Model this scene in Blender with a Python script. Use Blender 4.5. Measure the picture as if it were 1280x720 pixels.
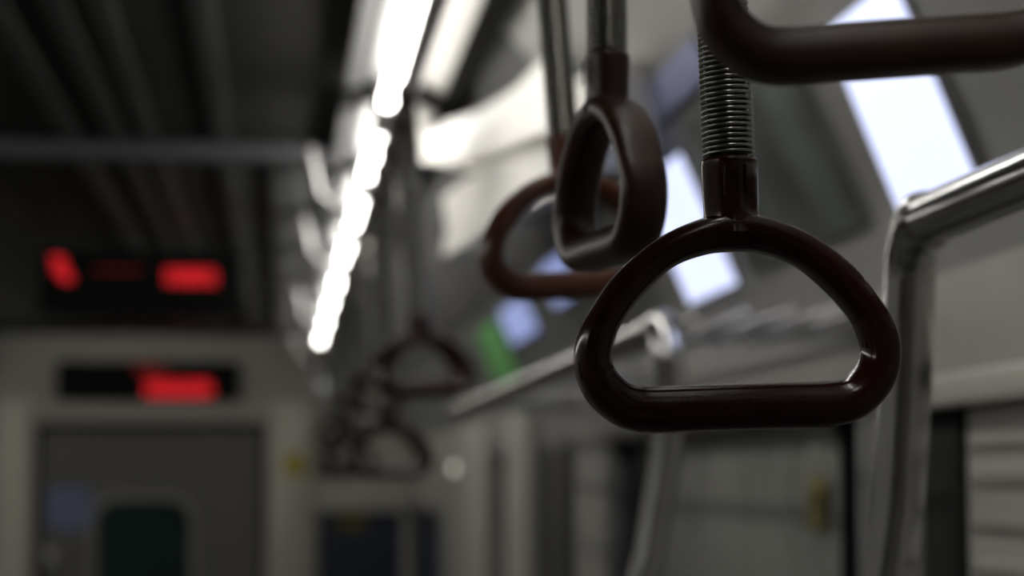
import bpy, bmesh, math, random
from mathutils import Vector, Matrix

random.seed(7)
S = bpy.context.scene
for o in list(bpy.data.objects):
    bpy.data.objects.remove(o)
C = S.collection

# ------------------------------------------------------------------ camera, world, exposure
F = 2850.0                       # focal length in pixels of the 1280 px frame
CAMZ = 1.5                       # eye height above the carriage floor
PITCH = math.atan((605 - 360) / F)
YAW = math.atan((640 - 350) / F * math.cos(PITCH))
cam_d = bpy.data.cameras.new('camera')
cam = bpy.data.objects.new('camera', cam_d)
C.objects.link(cam)
cam.location = (0, 0, CAMZ)
cam.rotation_euler = (math.pi / 2 + PITCH, 0, -YAW)
cam_d.lens = 50
cam_d.sensor_width = 50 * 1280 / F
cam_d.clip_start = 0.01
cam_d.dof.use_dof = True
cam_d.dof.focus_distance = 0.996
cam_d.dof.aperture_fstop = 4.3
S.camera = cam
w = bpy.data.worlds.new('world')
w.use_nodes = True
w.node_tree.nodes['Background'].inputs[0].default_value = (0.5, 0.55, 0.6, 1)
w.node_tree.nodes['Background'].inputs[1].default_value = 0.0
S.world = w
S.view_settings.view_transform = 'Standard'
S.view_settings.look = 'None'
S.view_settings.gamma = 1
S.view_settings.exposure = 1.15
S.view_settings.use_curve_mapping = False
TUBE_POWER = 9.0                 # emission of the fluorescent tubes
SCREEN_POWER = 0.58

ROT = cam.rotation_euler.to_matrix()


def at(px, py, y):
    """point of the carriage at distance y down the car seen at a picture position"""
    d = ROT @ Vector(((px - 640) / F, (360 - py) / F, -1))
    return Vector((0, 0, CAMZ)) + d * (y / d.y)


# ------------------------------------------------------------------ materials
def mat(name, col, rough=0.5, metal=0.0, noise=0.0, scale=40.0, bump=0.0, coat=0.0, spec=0.5, emit=None, power=0.0):
    m = bpy.data.materials.new(name)
    m.use_nodes = True
    nt = m.node_tree
    b = nt.nodes['Principled BSDF']
    b.inputs['Base Color'].default_value = (*col, 1)
    b.inputs['Roughness'].default_value = rough
    b.inputs['Metallic'].default_value = metal
    b.inputs['Specular IOR Level'].default_value = spec
    b.inputs['Coat Weight'].default_value = coat
    if noise or bump:
        tc = nt.nodes.new('ShaderNodeTexCoord')
        n = nt.nodes.new('ShaderNodeTexNoise')
        n.inputs['Scale'].default_value = scale
        n.inputs['Detail'].default_value = 4
        nt.links.new(tc.outputs['Object'], n.inputs['Vector'])
        if noise:
            r = nt.nodes.new('ShaderNodeValToRGB')
            r.color_ramp.elements[0].position = 0.3
            r.color_ramp.elements[1].position = 0.7
            r.color_ramp.elements[0].color = (*[c * (1 - noise) for c in col], 1)
            r.color_ramp.elements[1].color = (*[min(1, c * (1 + noise)) for c in col], 1)
            nt.links.new(n.outputs['Fac'], r.inputs['Fac'])
            nt.links.new(r.outputs['Color'], b.inputs['Base Color'])
        if bump:
            bp = nt.nodes.new('ShaderNodeBump')
            bp.inputs['Strength'].default_value = bump
            bp.inputs['Distance'].default_value = 0.001
            nt.links.new(n.outputs['Fac'], bp.inputs['Height'])
            nt.links.new(bp.outputs['Normal'], b.inputs['Normal'])
    if emit:
        b.inputs['Emission Color'].default_value = (*emit, 1)
        b.inputs['Emission Strength'].default_value = power
    return m


M = {
    'handle': mat('brown_plastic', (0.025, 0.0056, 0.0042), 0.17, noise=0.12, scale=60, bump=0.03, spec=0.42),
    'handle_worn': mat('worn_brown_plastic', (0.036, 0.0125, 0.0085), 0.36, noise=0.15, scale=60, bump=0.08),
    'handle_red': mat('reddish_brown_plastic', (0.085, 0.023, 0.012), 0.36, noise=0.15, scale=60, bump=0.08),
    'steel': mat('polished_steel', (0.55, 0.55, 0.56), 0.13, 1.0, bump=0.02, scale=90),
    'spring': mat('spring_steel', (0.36, 0.36, 0.335), 0.25, 1.0),
    'belt': mat('belt_webbing', (0.05, 0.045, 0.042), 0.7, noise=0.2, scale=300),
    'wall': mat('wall_laminate', (0.34, 0.335, 0.31), 0.5, noise=0.05, scale=8),
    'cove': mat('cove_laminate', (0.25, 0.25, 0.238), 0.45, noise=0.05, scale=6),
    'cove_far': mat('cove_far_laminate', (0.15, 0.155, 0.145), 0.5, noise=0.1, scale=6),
    'grille': mat('dark_air_grille', (0.05, 0.05, 0.052), 0.6, noise=0.15, scale=12),  # darker colour of the far upper cove
    'end': mat('end_wall_laminate', (0.50, 0.485, 0.44), 0.5, noise=0.05, scale=6),
    'door': mat('door_steel', (0.17, 0.166, 0.155), 0.45, noise=0.06, scale=10),
    'ceil': mat('ceiling_dark', (0.030, 0.0295, 0.028), 0.8, noise=0.1, scale=5, spec=0.15),
    'ceil_strip': mat('ceiling_strip', (0.031, 0.032, 0.034), 0.7, noise=0.05),
    'beam': mat('beam_paint', (0.17, 0.17, 0.178), 0.5, noise=0.05),
    'crossbeam': mat('cross_beam_paint', (0.085, 0.085, 0.092), 0.6, noise=0.05),
    'white': mat('white_moulding', (0.86, 0.85, 0.82), 0.4, noise=0.03, scale=5),
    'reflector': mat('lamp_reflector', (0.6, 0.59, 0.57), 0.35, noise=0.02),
    'reflector_dull': mat('lamp_reflector_dull', (0.12, 0.12, 0.125), 0.45, noise=0.02),  # same reflector, with the shade of its turned-away side put into the colour
    'tube': mat('tube_glow', (0.9, 0.9, 0.9), 0.4, emit=(1.0, 0.97, 0.90), power=TUBE_POWER),
    'cap': mat('tube_cap', (0.5, 0.5, 0.5), 0.3, 0.8),
    'black': mat('black_housing', (0.006, 0.006, 0.006), 0.6, noise=0.1, spec=0.12),
    'rubber': mat('black_rubber', (0.007, 0.007, 0.007), 0.75, noise=0.2, spec=0.2),
    'led': mat('red_led', (0.2, 0.01, 0.01), 0.4, emit=(1.0, 0.02, 0.03), power=0.40),
    'led_dim': mat('red_led_dim', (0.2, 0.01, 0.01), 0.4, emit=(1.0, 0.03, 0.03), power=0.05),
    'screen': mat('screen_glow', (0.6, 0.62, 0.7), 0.3, emit=(0.62, 0.68, 1.0), power=SCREEN_POWER),
    'screen_dim': mat('screen_blue', (0.3, 0.34, 0.45), 0.3, emit=(0.42, 0.52, 1.0), power=0.26),
    'frame': mat('grey_frame', (0.17, 0.17, 0.175), 0.4, noise=0.05),
    'glass': mat('night_glass', (0.005, 0.006, 0.007), 0.2, spec=0.04, noise=0.1, scale=2),
    'blind': mat('grey_blind', (0.22, 0.22, 0.205), 0.85, noise=0.22, scale=5),
    'glass_green': mat('greenish_glass', (0.018, 0.042, 0.038), 0.10, spec=0.5, noise=0.2, scale=3),
    'floor': mat('floor_vinyl', (0.10, 0.10, 0.095), 0.5, noise=0.25, scale=60),
    'yellow': mat('yellow_sticker', (0.55, 0.47, 0.02), 0.5, noise=0.05),
    'blue': mat('pale_blue_sticker', (0.22, 0.26, 0.44), 0.5, noise=0.05),
    'navy': mat('navy_panel', (0.018, 0.026, 0.055), 0.5, noise=0.3, scale=6),
    'green': mat('green_print', (0.22, 0.66, 0.20), 0.5, noise=0.1, scale=20),
    'lens': mat('lamp_lens', (0.8, 0.8, 0.75), 0.3, emit=(1.0, 0.93, 0.8), power=0.6),  # glow of the added disc standing in for a chrome highlight
    'post': mat('jamb_enamel', (0.74, 0.71, 0.63), 0.45, noise=0.04),
    'yellow_dull': mat('aged_yellow_sticker', (0.17, 0.145, 0.03), 0.6, noise=0.1),  # darker yellow, with the shade at the windows put into the colour
    'poster': mat('printed_poster', (0.07, 0.082, 0.075), 0.5, noise=0.75, scale=7),
    'pale_blue': mat('pale_blue_print', (0.30, 0.32, 0.52), 0.4, noise=0.1),  # reflected screen light put into a colour
    'lens_dim': mat('lamp_lens_dim', (0.6, 0.6, 0.6), 0.3, emit=(0.9, 0.95, 1.0), power=0.12),  # weaker glow of the added disc on the end wall, a reflected lamp
    'rack': mat('rack_mesh', (0.30, 0.30, 0.30), 0.5, 0.3, noise=0.05),
}


# ------------------------------------------------------------------ mesh helpers
def box(bm, x0, x1, y0, y1, z0, z1):
    v = [bm.verts.new((x, y, z)) for x in (x0, x1) for y in (y0, y1) for z in (z0, z1)]
    for f in ((0, 1, 3, 2), (4, 6, 7, 5), (0, 4, 5, 1), (2, 3, 7, 6), (0, 2, 6, 4), (1, 5, 7, 3)):
        bm.faces.new([v[i] for i in f])


def rbox(bm, x0, x1, y0, y1, z0, z1, r):
    b2 = bmesh.new()
    box(b2, x0, x1, y0, y1, z0, z1)
    bmesh.ops.recalc_face_normals(b2, faces=b2.faces)
    bmesh.ops.bevel(b2, geom=b2.edges[:], offset=r, segments=3, affect='EDGES', profile=0.5)
    me = bpy.data.meshes.new('t')
    b2.to_mesh(me)
    b2.free()
    bm.from_mesh(me)
    bpy.data.meshes.remove(me)


def spline(pts, n, closed=False):
    """Catmull-Rom through pts"""
    pts = [Vector(p) for p in pts]
    N = len(pts)
    out = []
    segs = N if closed else N - 1
    for i in range(segs):
        if closed:
            p0, p1, p2, p3 = pts[(i - 1) % N], pts[i], pts[(i + 1) % N], pts[(i + 2) % N]
        else:
            p1, p2 = pts[i], pts[i + 1]
            p0 = pts[i - 1] if i else p1 * 2 - p2
            p3 = pts[i + 2] if i + 2 < N else p2 * 2 - p1
        for k in range(n):
            t = k / n
            out.append(0.5 * ((2 * p1) + (p2 - p0) * t + (2 * p0 - 5 * p1 + 4 * p2 - p3) * t * t + (3 * p1 - p0 - 3 * p2 + p3) * t ** 3))
    if not closed:
        out.append(pts[-1])
    return out


def tube(bm, pts, r, seg=16, caps=True):
    pts = [Vector(p) for p in pts]
    rr = r if isinstance(r, (list, tuple)) else [r] * len(pts)
    t0 = (pts[1] - pts[0]).normalized()
    up = Vector((0, 0, 1)) if abs(t0.z) < 0.9 else Vector((1, 0, 0))
    nrm = t0.cross(up).normalized()
    rings = []
    for i, p in enumerate(pts):
        a = pts[max(0, i - 1)]
        b = pts[min(len(pts) - 1, i + 1)]
        t = (b - a).normalized()
        nrm = (nrm - t * nrm.dot(t)).normalized()
        bn = t.cross(nrm)
        rings.append([bm.verts.new(p + (nrm * math.cos(2 * math.pi * k / seg) + bn * math.sin(2 * math.pi * k / seg)) * rr[i]) for k in range(seg)])
    for a, b in zip(rings, rings[1:]):
        for k in range(seg):
            bm.faces.new((a[k], a[(k + 1) % seg], b[(k + 1) % seg], b[k]))
    if caps:
        bm.faces.new(rings[0])
        bm.faces.new(rings[-1])


def lathe(bm, prof, seg=32, sx=1, sy=1, cx=0, cy=0):
    """prof: (radius, z) list about the z axis"""
    rings = [[bm.verts.new((cx + r * sx * math.cos(2 * math.pi * k / seg), cy + r * sy * math.sin(2 * math.pi * k / seg), z)) for k in range(seg)] for r, z in prof]
    for a, b in zip(rings, rings[1:]):
        for k in range(seg):
            bm.faces.new((a[k], a[(k + 1) % seg], b[(k + 1) % seg], b[k]))
    bm.faces.new(rings[0])
    bm.faces.new(rings[-1])


def prism(bm, poly, a0, a1, axis='y'):
    """extrude a closed 2-D polygon: axis y takes (x, z), axis x takes (y, z), axis z takes (x, y)"""
    def mk(p, a):
        return {'y': (p[0], a, p[1]), 'x': (a, p[0], p[1]), 'z': (p[0], p[1], a)}[axis]
    A = [bm.verts.new(mk(p, a0)) for p in poly]
    B = [bm.verts.new(mk(p, a1)) for p in poly]
    n = len(poly)
    for i in range(n):
        bm.faces.new((A[i], A[(i + 1) % n], B[(i + 1) % n], B[i]))
    bm.faces.new(A)
    bm.faces.new(B)


def rrect(x0, x1, z0, z1, r, n=6):
    out = []
    for cx, cz, a0 in ((x1 - r, z1 - r, 0), (x0 + r, z1 - r, 90), (x0 + r, z0 + r, 180), (x1 - r, z0 + r, 270)):
        for k in range(n + 1):
            a = math.radians(a0 + 90 * k / n)
            out.append((cx + r * math.cos(a), cz + r * math.sin(a)))
    return out


def obj(name, bm, m, parent=None, smooth=True, angle=40):
    bmesh.ops.recalc_face_normals(bm, faces=bm.faces)
    me = bpy.data.meshes.new(name)
    bm.to_mesh(me)
    bm.free()
    me.materials.append(M[m])
    o = bpy.data.objects.new(name, me)
    C.objects.link(o)
    if smooth:
        for p in me.polygons:
            p.use_smooth = True
        me.set_sharp_from_angle(angle=math.radians(angle))
    if parent:
        o.parent = parent
    return o


def tag(o, label, cat, group=None):
    o['label'] = label
    o['category'] = cat
    if group:
        o['group'] = group
    return o


def thing(name, label, cat, loc=(0, 0, 0), group=None):
    o = bpy.data.objects.new(name, None)
    o.empty_display_size = 0.05
    C.objects.link(o)
    o.location = loc
    return tag(o, label, cat, group)


def struct(name, bm, m, label=None, parent=None, smooth=False):
    o = obj(name, bm, m, parent, smooth)
    if not parent:
        o['kind'] = 'structure'
        if label:
            o['label'] = label
            o['category'] = name.split('_')[0]
    return o


def copy_tree(root):
    r = root.copy()
    C.objects.link(r)
    for ch in list(root.children):
        c = ch.copy()
        C.objects.link(c)
        c.parent = r
        for g in list(ch.children):
            d = g.copy()
            C.objects.link(d)
            d.parent = c
    return r


B = bmesh.new

# ------------------------------------------------------------------ carriage shell
XR, XL = 0.684, -2.116           # inner faces of the side walls
YN, YF = -2.0, 12.4              # inner faces of the end walls
ZC = 2.30                        # ceiling
TH = 0.06

bm = B(); box(bm, XL - TH, XR + TH, YN - TH, YF + TH, -0.06, 0)
struct('floor', bm, 'floor', 'grey speckled vinyl floor of the carriage')
bm = B(); box(bm, XL + 0.30, XR - 0.30, YN, YF, ZC, ZC + 0.05)
struct('ceiling', bm, 'ceil', 'dark flat ceiling of the carriage')

# openings of the right wall: (y0, y1, z0, z1)
OPEN = [(1.10, 2.43, 0.0, 1.60), (2.62, 4.72, 0.80, 1.585), (5.30, 6.20, 0.0, 1.86), (6.74, 7.42, 0.80, 1.60), (9.7, 12.38, 0.80, 1.38)]


def side_wall(name, x0, x1, openings, ztop, m, label):
    ys = sorted({YN, YF, *[o[0] for o in openings], *[o[1] for o in openings]})
    zs = sorted({0.0, ztop, *[o[2] for o in openings], *[o[3] for o in openings]})
    bm = B()
    for y0, y1 in zip(ys, ys[1:]):
        run = None
        for z0, z1 in zip(zs, zs[1:]):
            cy, cz = (y0 + y1) / 2, (z0 + z1) / 2
            hole = any(a < cy < b and c < cz < d for a, b, c, d in openings)
            if not hole:
                run = (run[0], z1) if run else (z0, z1)
            if run and (hole or z1 == zs[-1]):
                box(bm, x0, x1, y0, y1, *run)
                run = None
    return struct(name, bm, m, label)


side_wall('wall_right', XR, XR + TH, OPEN, 1.72, 'wall', 'grey laminate side wall with doors and windows')
LO = [(0.9, 2.2, 0.0, 1.86), (2.7, 4.9, 0.8, 1.6), (5.3, 6.5, 0, 1.86), (7.0, 9.2, .8, 1.6)]
side_wall('wall_left', XL - TH, XL, LO, 1.72, 'wall', 'grey laminate side wall across the aisle')

COVE = [(0.684, 1.72), (0.672, 1.775), (0.655, 1.835), (0.582, 1.99), (0.52, 2.12), (0.455, 2.22), (0.384, 2.30)]
COVE_CURVE = spline([Vector((a, 0, b)) for a, b in COVE], 5)
YG = 3.95                        # beyond this the upper cove has a darker colour
for nm, f, y0, y1, m, lb, part in (
        ('trim_cove_right', lambda x: x, YN, YG, 'cove', 'curved cove panel above the right wall, near half', 0),
        ('trim_cove_grille', lambda x: x, YG, YF, 'grille', 'dark upper cove beyond the white moulding', 1),
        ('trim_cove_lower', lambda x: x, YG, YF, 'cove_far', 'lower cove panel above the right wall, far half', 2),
        ('trim_cove_left', lambda x: XL + XR - x, YN, YF, 'cove', 'curved cove panel above the left wall', 0)):
    inner = [p for p in COVE_CURVE if part == 0 or (part == 1 and p.z >= 1.9899) or (part == 2 and p.z <= 1.9901)]
    if part == 0:
        back = [(f(0.384), 2.36), (f(0.76), 2.36), (f(0.76), 1.72)]
    elif part == 1:
        back = [(f(0.384), 2.36), (f(0.76), 2.36), (f(0.76), 1.99)]
    else:
        back = [(f(0.76), 1.99), (f(0.76), 1.72)]
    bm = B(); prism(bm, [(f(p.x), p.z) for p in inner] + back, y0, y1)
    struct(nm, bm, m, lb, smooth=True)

bm = B(); box(bm, XL - TH, XR + TH, YN - TH, YN, 0, ZC + .05)
struct('wall_near', bm, 'end', 'end wall behind the viewer')

# --- far end wall with the gangway opening
DX0, DX1 = at(43, 600, YF).x, at(332, 600, YF).x
DZ1 = at(200, 528, YF).z
bm = B()
box(bm, XL - TH, DX0, YF, YF + TH, 0, ZC + .05)
wx0, wx1, wz0, wz1 = at(402, 0, YF).x, at(506, 0, YF).x, 0.85, at(0, 640, YF).z
box(bm, DX1, wx0, YF, YF + TH, 0, ZC + .05)
box(bm, wx0, XR + TH, YF, YF + TH, wz1, ZC + .05)
box(bm, wx0, XR + TH, YF, YF + TH, 0, wz0)
box(bm, wx1, XR + TH, YF, YF + TH, wz0, wz1)
box(bm, DX0, DX1, YF, YF + TH, DZ1, ZC + .05)
struct('wall_end', bm, 'end', 'pale end wall around the gangway door')

# gangway door: leaf with a round-cornered window
dr = thing('door_1', 'grey sliding gangway door with round-cornered window in the end wall', 'door', (0, 0, 0))
dr['kind'] = 'structure'
g0, g1 = at(125, 0, YF).x, at(250, 0, YF).x
gz1 = at(0, 622, YF).z
bm = B()
yl = YF + 0.08
hole = rrect(g0, g1, 0.70, gz1, 0.13, 8)
outer = [(DX1 - 0.03, DZ1 - .03), (DX0 + 0.03, DZ1 - .03), (DX0 + 0.03, 0.0), (DX1 - 0.03, 0.0)]
def ring_face(bm, outer4, hole, y0, y1):
    n = len(hole) // 4
    for y in (y0, y1):
        O = [bm.verts.new((p[0], y, p[1])) for p in outer4]
        H = [bm.verts.new((p[0], y, p[1])) for p in hole]
        for q in range(4):
            for k in range(n - 1):
                bm.faces.new((O[q], H[q * n + k], H[q * n + k + 1]))
            bm.faces.new((O[q], H[q * n + n - 1], H[((q + 1) * n) % len(hole)], O[(q + 1) % 4]))
ring_face(bm, outer, hole, yl, yl + 0.03)
obj('leaf', bm, 'door', dr, smooth=False)
bm = B(); prism(bm, rrect(g0 - .004, g1 + .004, 0.696, gz1 + .004, 0.13, 8), yl + 0.012, yl + 0.020)
obj('window_pane', bm, 'glass_green', dr)
bm = B()
tube(bm, [(p[0], yl - 0.004, p[1]) for p in rrect(g0, g1, 0.70, gz1, 0.13, 8)] + [(g1, yl - .004, gz1 - .13)], 0.022, 8)
obj('window_gasket', bm, 'wall', dr)
bm = B(); rbox(bm, DX0 + 0.07, DX0 + 0.11, yl - 0.05, yl, 0.95, 1.15, 0.008)
obj('handle', bm, 'steel', dr)
p = at(85, 637, YF)
bm = B(); prism(bm, rrect(p.x - 0.12, p.x + 0.12, p.z - 0.11, p.z + 0.12, 0.05), yl - 0.003, yl)
k = obj('sticker', bm, 'blue', dr); k['label'] = 'pale blue notice sticker'
bm = B(); box(bm, DX0 - .02, DX1 + .02, YF + .14, YF + .16, 0, DZ1 + .05)
struct('trim_gangway', bm, 'rubber', 'dark gangway bellows behind the door')

# jamb posts of the gangway door
for i, (a, b) in enumerate(((-6, 36), (338, 388))):
    x0, x1 = at(a, 600, YF).x, at(b, 600, YF).x
    bm = B(); rbox(bm, x0, x1, YF - 0.05, YF, 0, DZ1 + 0.12, 0.015)
    struct('trim_jamb_%s' % ('left', 'right')[i], bm, 'post', ('pale post left of the gangway door', 'pale post right of the gangway door')[i], smooth=True)
p = at(368, 581, YF - .05)
bm = B(); rbox(bm, p.x - 0.055, p.x + 0.055, YF - 0.054, YF - 0.05, p.z - 0.06, p.z + 0.06, 0.001)
tag(obj('warning_sticker', bm, 'yellow'), 'yellow sticker on the pale post right of the gangway door', 'sticker')
# header lip of the door
bm = B(); rbox(bm, at(36, 0, YF).x, at(338, 0, YF).x, YF - 0.04, YF, DZ1, DZ1 + 0.03, 0.008)
struct('trim_header', bm, 'end', 'lip over the gangway door', smooth=True)

# end wall window (dark) with sill
wn = thing('window_1', 'dark window in the end wall right of the gangway door', 'window')
wn['kind'] = 'structure'
bm = B(); box(bm, wx0, wx1, YF + .02, YF + .03, wz0, wz1)
obj('pane', bm, 'navy', wn, smooth=False)
bm = B(); rbox(bm, wx0 - .03, wx1 + .03, YF - .04, YF, wz1, wz1 + .10, .01)
obj('window_frame', bm, 'end', wn)
p = at(440, 650, YF)
bm = B(); rbox(bm, p.x - .08, p.x + .08, YF + .012, YF + .02, p.z - .05, p.z + .03, .002)
k = obj('sticker', bm, 'yellow_dull', wn); k['label'] = 'yellow green sticker on the pane'

# ------------------------------------------------------------------ ceiling details
for i, (px, py) in enumerate(((75, 15), (135, 30), (250, 0), (14, 40))):
    d = at(px, py, 5.0)
    x = d.x / (d.z - CAMZ) * (ZC - CAMZ)
    bm = B(); rbox(bm, x - 0.022, x + 0.022, YN, YF, ZC - 0.008, ZC, 0.003)
    struct('trim_%d' % (i + 1), bm, 'ceil_strip', 'narrow lengthwise strip of the dark ceiling', smooth=True)
yb = 5.35
bm = B(); rbox(bm, XL + 0.55, 0.13, yb - 0.03, yb + 0.03, ZC - 0.045, ZC, 0.008)
struct('trim_5', bm, 'crossbeam', 'grey cross beam under the dark ceiling', smooth=True)
bm = B(); rbox(bm, -1.25, -0.75, 5.6, 7.0, ZC - 0.012, ZC, 0.005)
struct('trim_6', bm, 'black', 'black air grille in the ceiling behind the cross beam', smooth=True)
bm = B(); rbox(bm, -0.03, 0.13, yb + .05, YF, ZC - 0.012, ZC, 0.005)  # lighter colour stands in for lamp light reflected on the ceiling
struct('trim_7', bm, 'beam', 'grey ceiling strip beside the lamps', smooth=True)

# white moulded fairing between lamps and cove: curved in plan, two tiers
def fairing(name, top, low, back, label):
    """top/low: rows of (picture x, picture y, distance); a curved solid running back to the cove"""
    a = spline([at(*t) for t in top], 6)
    b = spline([at(*t) for t in low], 6)
    bm = B()
    off = Vector(back)
    rows = []
    for p, q in zip(a, b):
        mid = (p + q) / 2 + Vector((0.012, 0.02, 0))
        rows.append([bm.verts.new(v) for v in (p, (p * 2 + mid) / 3, mid, (q * 2 + mid) / 3, q, q + off, p + off)])
    for r, s in zip(rows, rows[1:]):
        n = len(r)
        for k in range(n):
            bm.faces.new((r[k], r[(k + 1) % n], s[(k + 1) % n], s[k]))
    bm.faces.new(rows[0]); bm.faces.new(rows[-1])
    return struct(name, bm, 'white', label, smooth=True)

fairing('trim_8', [(524, 160, 4.95), (548, 153, 4.85), (578, 146, 4.68), (612, 129, 4.42), (642, 110, 4.12), (670, 82, 3.82), (690, 66, 3.66)],
        [(524, 200, 4.95), (548, 204, 4.85), (578, 202, 4.68), (612, 192, 4.42), (642, 180, 4.12), (670, 168, 3.82), (690, 160, 3.66)], (0.08, 0.12, 0.0),
        'white curved moulding sweeping up beside the lamps, upper tier')
fairing('trim_9', [(552, 246, 4.9), (582, 224, 4.75), (612, 208, 4.5), (642, 196, 4.22), (672, 188, 3.95), (690, 184, 3.8)],
        [(552, 320, 4.9), (582, 306, 4.75), (612, 286, 4.5), (642, 266, 4.22), (672, 250, 3.95), (690, 244, 3.8)], (0.06, 0.15, 0.02),
        'white curved moulding below the upper tier')
fairing('trim_10', [(700, 122, 3.5), (718, 104, 3.4), (738, 84, 3.3), (762, 66, 3.2)],
        [(700, 205, 3.5), (718, 200, 3.4), (738, 192, 3.3), (762, 180, 3.2)], (0.08, 0.08, 0.0),
        'white curved moulding end behind the second strap')

# ------------------------------------------------------------------ fluorescent lamps
LX, LZ = 0.199, ZC


def make_lamp(length):
    t = thing('ceiling_lamp', 'x', 'ceiling lamp')
    bm = B(); tube(bm, [(0, 0, -0.022), (0, length, -0.022)], 0.013, 14)
    obj('tube', bm, 'tube', t)
    for y in (-.03, length):
        bm = B(); rbox(bm, -.016, .016, y, y + .03, -.038, .03, .004)
        obj('end_holder', bm, 'cap', t)
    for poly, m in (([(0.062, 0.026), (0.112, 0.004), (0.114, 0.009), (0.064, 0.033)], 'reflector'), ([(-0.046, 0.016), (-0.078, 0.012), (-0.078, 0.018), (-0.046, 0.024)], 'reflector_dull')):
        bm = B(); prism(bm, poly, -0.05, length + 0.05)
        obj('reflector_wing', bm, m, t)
    bm = B(); box(bm, -0.036, 0.036, -0.05, length + 0.05, 0.025, 0.045)
    obj('back_plate', bm, 'frame', t, smooth=False)
    return t


lamps = [(3.2, 1.15)] + [(4.69 + 1.055 * i, 0.715) for i in range(7)]
near = [(-0.2, 1.1), (1.0, 1.0), (2.1, 0.95)]
names = ['longest lamp tube at the top of the picture', 'second lamp tube from the top, level with the white moulding', 'third lamp tube from the top of the row',
         'fourth lamp tube from the top of the row', 'fifth lamp tube from the top of the row', 'sixth lamp tube from the top of the row', 'seventh lamp tube from the top, last but one of the row', 'lowest and farthest lamp tube of the row, next to the end wall']
protos = {}
def put_lamp(x, y, ln, label):
    if ln not in protos:
        protos[ln] = t = make_lamp(ln)
    else:
        t = copy_tree(protos[ln])
    t.location = (x, y, LZ - 0.045)
    tag(t, label, 'ceiling lamp', 'fluorescent ceiling lamps')
for (y, ln), nm in zip(lamps, names):
    put_lamp(LX, y, ln, 'bright fluorescent ' + nm)
for y, ln in near:
    put_lamp(LX, y, ln, 'fluorescent ceiling lamp above or behind the viewer, outside the picture')
for y, ln in near + lamps:
    put_lamp(XL + XR - LX, y, ln, 'fluorescent ceiling lamp of the row across the aisle')

# ------------------------------------------------------------------ right wall: doors, windows, blind
d2 = thing('door_2', 'grey passenger door at the lower right edge of the picture', 'door'); d2['kind'] = 'structure'
bm = B(); rbox(bm, XR + .012, XR + .042, 1.12, 2.27, 0, 1.585, .004)
obj('leaf', bm, 'wall', d2)
bm = B(); rbox(bm, XR + .006, XR + .05, 2.28, 2.42, 0, 1.59, .006)
obj('rubber_seal', bm, 'rubber', d2)
bm = B()
for z in (1.535, 1.50, 1.455, 1.41):
    rbox(bm, XR + .007, XR + .012, 1.14, 2.25, z, z + .016, .002)
obj('rib', bm, 'wall', d2)
bm = B(); rbox(bm, XR - .012, XR, 1.08, 2.50, 1.578, 1.612, .005)
struct('trim_11', bm, 'end', 'pale lip over the passenger door', smooth=True)

w2 = thing('window_2', 'long night-dark side window behind the sharp handle', 'window'); w2['kind'] = 'structure'
bm = B(); box(bm, XR + .03, XR + .036, 2.62, 4.72, .80, 1.585)
obj('pane', bm, 'glass', w2, smooth=False)
bm = B()
for y0, y1, z0, z1 in ((2.60, 4.74, 1.585, 1.61), (2.60, 4.74, .78, .80), (2.60, 2.63, .80, 1.585), (4.71, 4.74, .80, 1.585)):
    rbox(bm, XR - .01, XR + .03, y0, y1, z0, z1, .004)
obj('window_frame', bm, 'beam', w2)
rb = thing('roller_blind', 'pale grey blind drawn across the middle of the long window', 'blind')
bm = B()
prof = []
for i in range(61):
    y = 2.84 + (4.31 - 2.84) * i / 60
    prof.append((XR + .020 + .004 * math.sin(i * 0.9), y))
poly = [(x, y) for x, y in prof] + [(x + .003, y) for x, y in reversed(prof)]
prism(bm, poly, 0.82, 1.57, 'z')
obj('fabric', bm, 'blind', rb)
bm = B(); tube(bm, [(XR + .020, 2.84, 1.575), (XR + .020, 4.31, 1.575)], .009, 10)
obj('roller', bm, 'steel', rb)

d3 = thing('door_3', 'farther grey passenger door down the right wall', 'door'); d3['kind'] = 'structure'
for y0, y1 in ((5.31, 5.745), (5.755, 6.19)):
    bm = B(); rbox(bm, XR + .015, XR + .045, y0, y1, 0, 1.85, .004)
    lf = obj('leaf', bm, 'door', d3)
    bm = B(); prism(bm, rrect(y0 + .08, y1 - .08, .85, 1.6, .05), XR + .010, XR + .016, 'x')
    obj('window_pane', bm, 'glass', lf)
for i, (y0, y1) in enumerate(((6.22, 6.72), (7.44, 8.33))):
    bm = B(); rbox(bm, XR - .025, XR, y0, y1, 0, 1.70, .01)
    struct('trim_%d' % (12 + i), bm, 'end', ('pale pillar beyond the farther door', 'pale pillar beyond the narrow window')[i], smooth=True)
for i, (y0, y1) in enumerate(((6.74, 7.42), (9.7, 12.38))):
    zt = (1.60, 1.38)[i]
    wv = thing('window_%d' % (3 + i), ('narrow dark side window between the pale pillars', 'dark side window near the end wall')[i], 'window'); wv['kind'] = 'structure'
    bm = B(); box(bm, XR + .03, XR + .036, y0, y1, .8, zt)
    obj('pane', bm, ('glass', 'navy')[i], wv, smooth=False)
    bm = B()
    rbox(bm, XR - .01, XR + .03, y0 - .01, y1 + .005, zt - .01, zt + .03, .004)
    rbox(bm, XR - .01, XR + .03, y0 - .01, y1 + .01, .79, .81, .004)
    obj('window_frame', bm, 'beam', wv)
# left wall doors and windows
for i, (y0, y1, z0, z1) in enumerate(LO):
    o = thing(('door_%d' % (4 + i // 2)) if z0 == 0 else 'window_%d' % (5 + i // 2), 'opening panel of the wall across the aisle, outside the picture', 'door' if z0 == 0 else 'window')
    o['kind'] = 'structure'
    bm = B(); box(bm, XL - .04, XL - .03, y0, y1, z0, z1)
    obj('leaf' if z0 == 0 else 'pane', bm, 'door' if z0 == 0 else 'glass', o, smooth=False)

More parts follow.
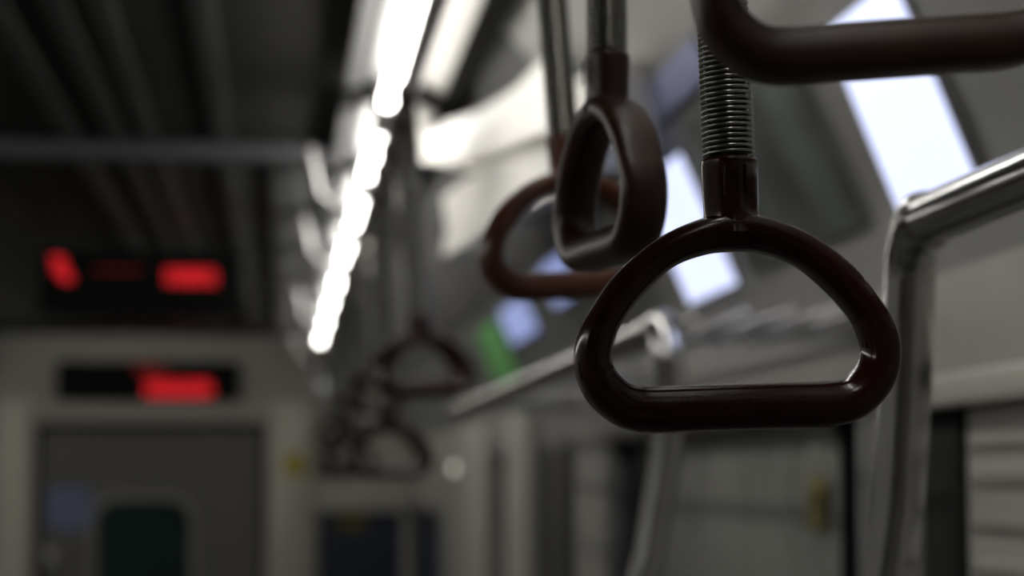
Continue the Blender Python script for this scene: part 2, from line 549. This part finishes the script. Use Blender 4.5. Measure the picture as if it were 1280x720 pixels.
# stickers on the blind
for i, (px, py, hh) in enumerate(((1015, 610, .016), (1013, 640, .020))):
    y = 1950 / (px - 350)
    p = at(px, py, y)
    bm = B(); rbox(bm, XR + .012, XR + .0145, y - .045, y + .045, p.z - hh, p.z + hh, .0008)
    tag(obj('warning_sticker', bm, 'yellow_dull'), ('small yellow sticker on the window, upper of two', 'small yellow sticker on the window, lower of two')[i], 'sticker', 'yellow window stickers')

# ------------------------------------------------------------------ glowing screens and the green advert on the cove
def cove_x(z):
    pts = spline([Vector((a, 0, b)) for a, b in COVE], 8)
    for p, q in zip(pts, pts[1:]):
        if p.z <= z <= q.z:
            return p.x + (q.x - p.x) * (z - p.z) / max(1e-9, q.z - p.z)
    return XR


def cove_panel(name, y0, y1, z0, z1, label, cat, group, m):
    t = thing(name, label, cat, (0, 0, 0), group)
    N = Vector((-(z1 - z0), 0, -(cove_x(z0) - cove_x(z1)))).normalized()
    A, Bq = Vector((cove_x(z0), 0, z0)), Vector((cove_x(z1), 0, z1))
    U = (Bq - A).normalized()
    L = (Bq - A).length
    def slab(a, b, c, d, t0, t1):
        bm = B()
        pl = [A + U * a + N * t0, A + U * b + N * t0, A + U * b + N * t1, A + U * a + N * t1]
        prism(bm, [(p.x, p.z) for p in pl], c, d)
        return bm
    obj('frame', slab(-.004, L + .004, y0 - .004, y1 + .004, -0.004, 0.006), 'frame', t, smooth=False)
    obj('screen' if m.startswith('screen') else 'print', slab(0, L, y0, y1, 0.006, 0.010), m, t, smooth=False)
    return t

cove_panel('display_screen', 2.10, 2.36, 1.765, 1.985, 'large blank glowing blue-white screen at upper right beside the steel pipe', 'screen', 'glowing screens along the cove', 'screen')
cove_panel('display_screen', 3.27, 3.64, 1.795, 1.985, 'blank glowing screen seen behind and above the sharp handle', 'screen', 'glowing screens along the cove', 'screen')
cove_panel('display_screen', 4.7, 5.1, 1.90, 1.985, 'glowing screen seen just under the edge-on strap handle', 'screen', 'glowing screens along the cove', 'screen_dim')
cove_panel('display_screen', 5.55, 6.15, 1.88, 1.965, 'farthest glowing screen, just below the reddish blurred handle', 'screen', 'glowing screens along the cove', 'screen_dim')
cove_panel('advert_panel', 6.25, 6.85, 1.745, 1.96, 'green printed advert panel high on the right, right of the far strap handles', 'advert panel', None, 'green')

cove_panel('advert_panel', 2.52, 3.15, 1.80, 2.01, 'dark grey-green poster panel between the two nearest glowing screens', 'advert panel', None, 'poster')
cove_panel('advert_panel', 2.9, 3.45, 2.035, 2.085, 'narrow pale blue advert strip high between the coil springs', 'advert panel', None, 'pale_blue')  # added strip whose colour imitates screen light reflected along the cove

# ------------------------------------------------------------------ luggage racks with pole
RX, RZ = 0.40, 1.664


def make_rack(y0, y1, pole_at, label, bend):
    t = thing('luggage_rack', label, 'luggage rack', (RX, pole_at, RZ), 'luggage racks with poles')
    s = 1 if pole_at == y1 else -1
    far = (y0 if s > 0 else y1) - pole_at
    e = 0.035
    bm = B()
    path = [(0, far, 0), (0, -s * 0.2, 0), (0, -s * (e + .03), 0)]
    path += [(0, -s * e + s * e * math.sin(a), -e + e * math.cos(a)) for a in [math.radians(x) for x in range(0, 91, 10)]]
    path += [Vector((dx, dy, dz)) for dx, dy, dz in bend]
    tube(bm, path, 0.0165, 24)
    obj('rail_and_pole', bm, 'steel', t)
    bm = B()
    tube(bm, [(0, -s * (e + .012), 0), (0, -s * (e + .006), 0), (0, -s * (e - .012), -.004)], [.0180, .0195, .0185], 24)
    obj('joint_sleeve', bm, 'steel', t)
    ya, yb = sorted((far, -s * .06))
    for i in range(5):
        q = .05 + i * .052
        bm = B(); tube(bm, [(q, ya, .014 + q * .07), (q, yb, .014 + q * .07)], .004, 10)
        obj('rod', bm, 'steel', t)
    for yy in (ya + .25, (ya + yb) / 2, yb - .12):
        bm = B(); prism(bm, [(0.0, -.004), (0.284, 0.004), (0.284, 0.030), (0.02, .012), (0, .008)], yy - .005, yy + .005)
        obj('bracket', bm, 'rack', t, smooth=False)
    return t

make_rack(-1.6, 1.42, 1.42, 'luggage rack with thick bent steel pipe and pole at the right edge', [(-.003, 0, -.09), (-.010, 0, -.18), (-.022, 0, -.26), (-.045, 0, -.36), (-.10, 0, -.55), (-.12, 0, -.8), (-.12, 0, -RZ)])
make_rack(2.34, 5.35, 2.34, 'luggage rack ending in a steel pole seen through the sharp handle', [(.004, 0, -.05), (.004, 0, -.09), (-.004, 0, -.15), (-.02, 0, -.24), (-.06, 0, -.36), (-.10, 0, -.55), (-.12, 0, -.8), (-.12, 0, -RZ)])

# ------------------------------------------------------------------ red LED signs
def led_sign(name, px0, px1, py0, py1, y, label, blobs, hang):
    a, b = at(px0, py1, y), at(px1, py0, y)
    t = thing(name, label, 'sign', ((a.x + b.x) / 2, y, a.z), 'red LED signs')
    W, H = b.x - a.x, b.z - a.z
    bm = B(); rbox(bm, -W / 2, W / 2, 0, .06, 0, H, .006)
    obj('housing', bm, 'black', t)
    bm = B(); box(bm, -W / 2 + .01, W / 2 - .01, -.002, 0.002, .012, H - .012)
    obj('display', bm, 'black', t, smooth=False)
    for m, poly in blobs:
        xs = [p[0] for p in poly]; ys = [p[1] for p in poly]
        bm = B()
        def inside(x, z):
            c = False
            for (xa, za), (xb, zb) in zip(poly, poly[1:] + poly[:1]):
                if (za > z) != (zb > z) and x < (xb - xa) * (z - za) / (zb - za) + xa:
                    c = not c
            return c
        st = 3.4
        px = min(xs)
        while px < max(xs):
            py = min(ys)
            while py < max(ys):
                if inside(px, py) and random.random() < .93:
                    q = at(px, py, y - .003) - t.location
                    r = st / F * y * .46
                    prism(bm, [(q.x + r * math.cos(i * math.pi / 3), q.z + r * math.sin(i * math.pi / 3)) for i in range(6)], -.006, -.002)
                py += st
            px += st
        obj('lit_dots', bm, m, t, smooth=False)
    if hang:
        for x in (-W * .3, W * .3):
            bm = B(); tube(bm, [(x, .03, H - .004), (x, .03, ZC - a.z)], .008, 10)
            obj('hanger', bm, 'black', t)
    return t

led_sign('led_sign', 70, 300, 452, 500, YF - .06, 'wide black LED sign with red text above the gangway door',
         [('led', [(180, 474), (262, 476), (268, 496), (182, 496)]), ('led_dim', [(165, 456), (200, 456), (212, 470), (180, 474)])], False)
led_sign('led_sign', 46, 304, 316, 392, 7.2, 'upper LED sign hanging under the ceiling with two red patches',
         [('led', [(208, 336), (272, 334), (272, 355), (208, 355)]), ('led', [(64, 322), (80, 322), (92, 350), (84, 354), (68, 342)]), ('led_dim', [(120, 338), (180, 338), (180, 341), (120, 341)])], True)

# ------------------------------------------------------------------ strap rail
SX, SZ = 0.18, 2.065
gr = thing('strap_rail', 'long steel rail under the lamps that carries the strap handles', 'rail', (SX, 0, SZ))
bm = B(); tube(bm, [(0, -1.8, 0), (0, 11.6, 0)], .0125, 16)
obj('rail', bm, 'steel', gr)
for y in (-.6, 1.95, 4.93, 6.2, 8.5, 11.0):
    bm = B()
    tube(bm, [(-.12, y, 0.162), (-.10, y, .06), (-.02, y, 0.002)], .007, 10)
    obj('bracket', bm, 'cap', gr)

# ------------------------------------------------------------------ strap handles
mm = 0.995 / F                    # metres per picture pixel at the sharp handle
OUT = [(0, 0), (60, 0), (115, 0), (152, 9), (182, 32), (200, 62), (205, 97), (199, 128), (183, 155), (150, 200), (95, 243), (40, 266), (0, 272)]
INN = [(0, 58), (60, 58), (112, 58), (134, 61), (149, 72), (158, 85), (160, 99), (155, 118), (146, 137), (121, 168), (79, 205), (35, 221), (0, 224)]


def make_handle(spring_len, hm):
    """hangs from its local origin on the rail axis; local frame: x across, z up"""
    t = thing('hanging_strap', 'x', 'strap handle')
    drop = spring_len[1]
    z0 = -drop                                     # bottom of the bar
    # ring
    def full(h):
        return h + [(-x, y) for x, y in reversed(h[1:-1])]
    O = spline([Vector((x, 0, y)) for x, y in full(OUT)], 5, True)
    I = spline([Vector((x, 0, y)) for x, y in full(INN)], 5, True)
    bm = B(); rings = []
    n = 24
    for o_, i_ in zip(O, I):
        c = (o_ + i_) / 2
        d = (o_ - i_) / 2
        ring = []
        for k in range(n):
            a = 2 * math.pi * k / n
            ca, sa = math.cos(a), math.sin(a)
            ex = 0.62
            u = math.copysign(abs(ca) ** ex, ca)
            v = math.copysign(abs(sa) ** ex, sa)
            hd = 37 * (1 - .16 * max(0, -u))        # half depth, a little slimmer inside
            p = c + d * u
            ring.append(bm.verts.new((p.x * mm, v * hd * mm, p.z * mm + z0)))
        rings.append(ring)
    for a, b in zip(rings, rings[1:] + rings[:1]):
        for k in range(n):
            bm.faces.new((a[k], a[(k + 1) % n], b[(k + 1) % n], b[k]))
    obj('grip_ring', bm, hm, t, angle=60)
    # collar
    bm = B()
    lathe(bm, [(r * mm, z * mm + z0) for r, z in ((40, 246), (36, 258), (34.5, 275), (35.5, 310), (36.5, 332), (36, 338), (33, 341.5), (20, 342))], 40)
    obj('collar', bm, hm, t, angle=35)
    bm = B()
    for s in (-1, 1):
        sx = s * 25
        tube(bm, [(sx * mm * .55, -35.6 * mm, 290 * mm + z0), (sx * mm * .55, -36.0 * mm, 330 * mm + z0)], 1.6 * mm, 8)
    obj('moulding_seam', bm, hm, t)
    # belt and coil spring
    zt = -0.03
    zs0 = 341 * mm + z0
    bm = B()
    tube(bm, [(0, 0, zs0 - .002), (0, 0, -.0185)], 0.0088, 16)
    obj('belt', bm, 'belt', t)
    bm = B()
    R, wr, pitch = 31.0 * mm, 2.55 * mm, 6.75 * mm
    L = min(spring_len[0], zt - zs0)
    N = int(L / pitch)
    pts = [(R * math.cos(a), R * math.sin(a), zs0 + wr + pitch * a / (2 * math.pi)) for a in [2 * math.pi * i / 28 for i in range(N * 28 + 1)]]
    tube(bm, pts, wr, 6)
    obj('coil_spring', bm, 'spring', t, angle=180)
    # clamp round the rail
    bm = B()
    prof = [(.0130, -.016), (.0185, -.016), (.0195, -.012), (.0195, .012), (.0185, .016), (.0130, .016)]
    rs = [[bm.verts.new((r * math.cos(2 * math.pi * k / 24), y, r * math.sin(2 * math.pi * k / 24))) for k in range(24)] for r, y in prof]
    for p, q in zip(rs, rs[1:] + rs[:1]):
        for k in range(24):
            bm.faces.new((p[k], p[(k + 1) % 24], q[(k + 1) % 24], q[k]))
    obj('rail_clamp', bm, 'handle', t)
    return t


protos_h = {}


def hang(y, px, py, label, yaw=0.0, spring=0.40, m='handle'):
    """a strap on the rail at distance y whose bar stands at the picture position (px, py)"""
    p = at(px, py, y)
    drop = round((SZ - p.z) / .002) * .002
    if (drop, m) in protos_h:
        t = copy_tree(protos_h[drop, m])
    else:
        t = protos_h[drop, m] = make_handle((spring, drop), m)
    roll = math.asin((p.x - SX) / drop)            # the swing of the strap on its rail
    t.rotation_euler = (0, -roll, 0)
    for ch in t.children:                          # the strap twists below its clamp
        if not ch.name.startswith('rail_clamp'):
            ch.rotation_euler = (0, 0, math.radians(yaw))
    t.location = (SX, y, SZ)
    tag(t, label, 'strap handle', 'brown strap handles on the rail')
    return t


hang(0.98, 926, 541, 'dark brown strap handle in sharp focus with whole D-shaped ring')
hang(0.785, 1124, 101, 'nearest strap handle, cut by the top edge, only its bar showing', m='handle_worn')
hang(1.25, 760, 333, 'strap handle turned edge-on under its coil spring, left of the sharp one', yaw=-81, m='handle_worn')
hang(1.64, 720, 376, 'reddish blurred strap handle partly hidden behind the edge-on one', yaw=16, m='handle_red')
hang(3.27, 536, 499, 'far blurred strap handle left of the green advert', yaw=14)
hang(3.52, 526, 493, 'blurred strap handle just behind the far one left of the green advert', yaw=25)
hang(4.1, 483, 596, 'low blurred strap handle just behind the pale-opening one', yaw=12)
hang(4.45, 472, 520, 'blurred strap handle half turned between the far one and the pale-opening one', yaw=50)
hang(3.83, 489, 598, 'low blurred strap handle with pale opening, below the far one')
hang(5.2, 458, 534, 'dark blurred strap handle overlapping the far pair')
hang(5.8, 438, 597, 'farther low strap handle behind the pale-opening one', yaw=20)
hang(6.3, 426, 585, 'low half-turned strap handle in the dark cluster left of the pale-opening one', yaw=45)
hang(6.9, 428, 550, 'tiny strap handle, third from the end of the row')
hang(7.5, 420, 598, 'tiny low strap handle, second from the end of the row')
hang(8.6, 414, 560, 'tiniest strap handle at the end of the row', yaw=30)

# ------------------------------------------------------------------ added glowing discs in place of small reflected highlights
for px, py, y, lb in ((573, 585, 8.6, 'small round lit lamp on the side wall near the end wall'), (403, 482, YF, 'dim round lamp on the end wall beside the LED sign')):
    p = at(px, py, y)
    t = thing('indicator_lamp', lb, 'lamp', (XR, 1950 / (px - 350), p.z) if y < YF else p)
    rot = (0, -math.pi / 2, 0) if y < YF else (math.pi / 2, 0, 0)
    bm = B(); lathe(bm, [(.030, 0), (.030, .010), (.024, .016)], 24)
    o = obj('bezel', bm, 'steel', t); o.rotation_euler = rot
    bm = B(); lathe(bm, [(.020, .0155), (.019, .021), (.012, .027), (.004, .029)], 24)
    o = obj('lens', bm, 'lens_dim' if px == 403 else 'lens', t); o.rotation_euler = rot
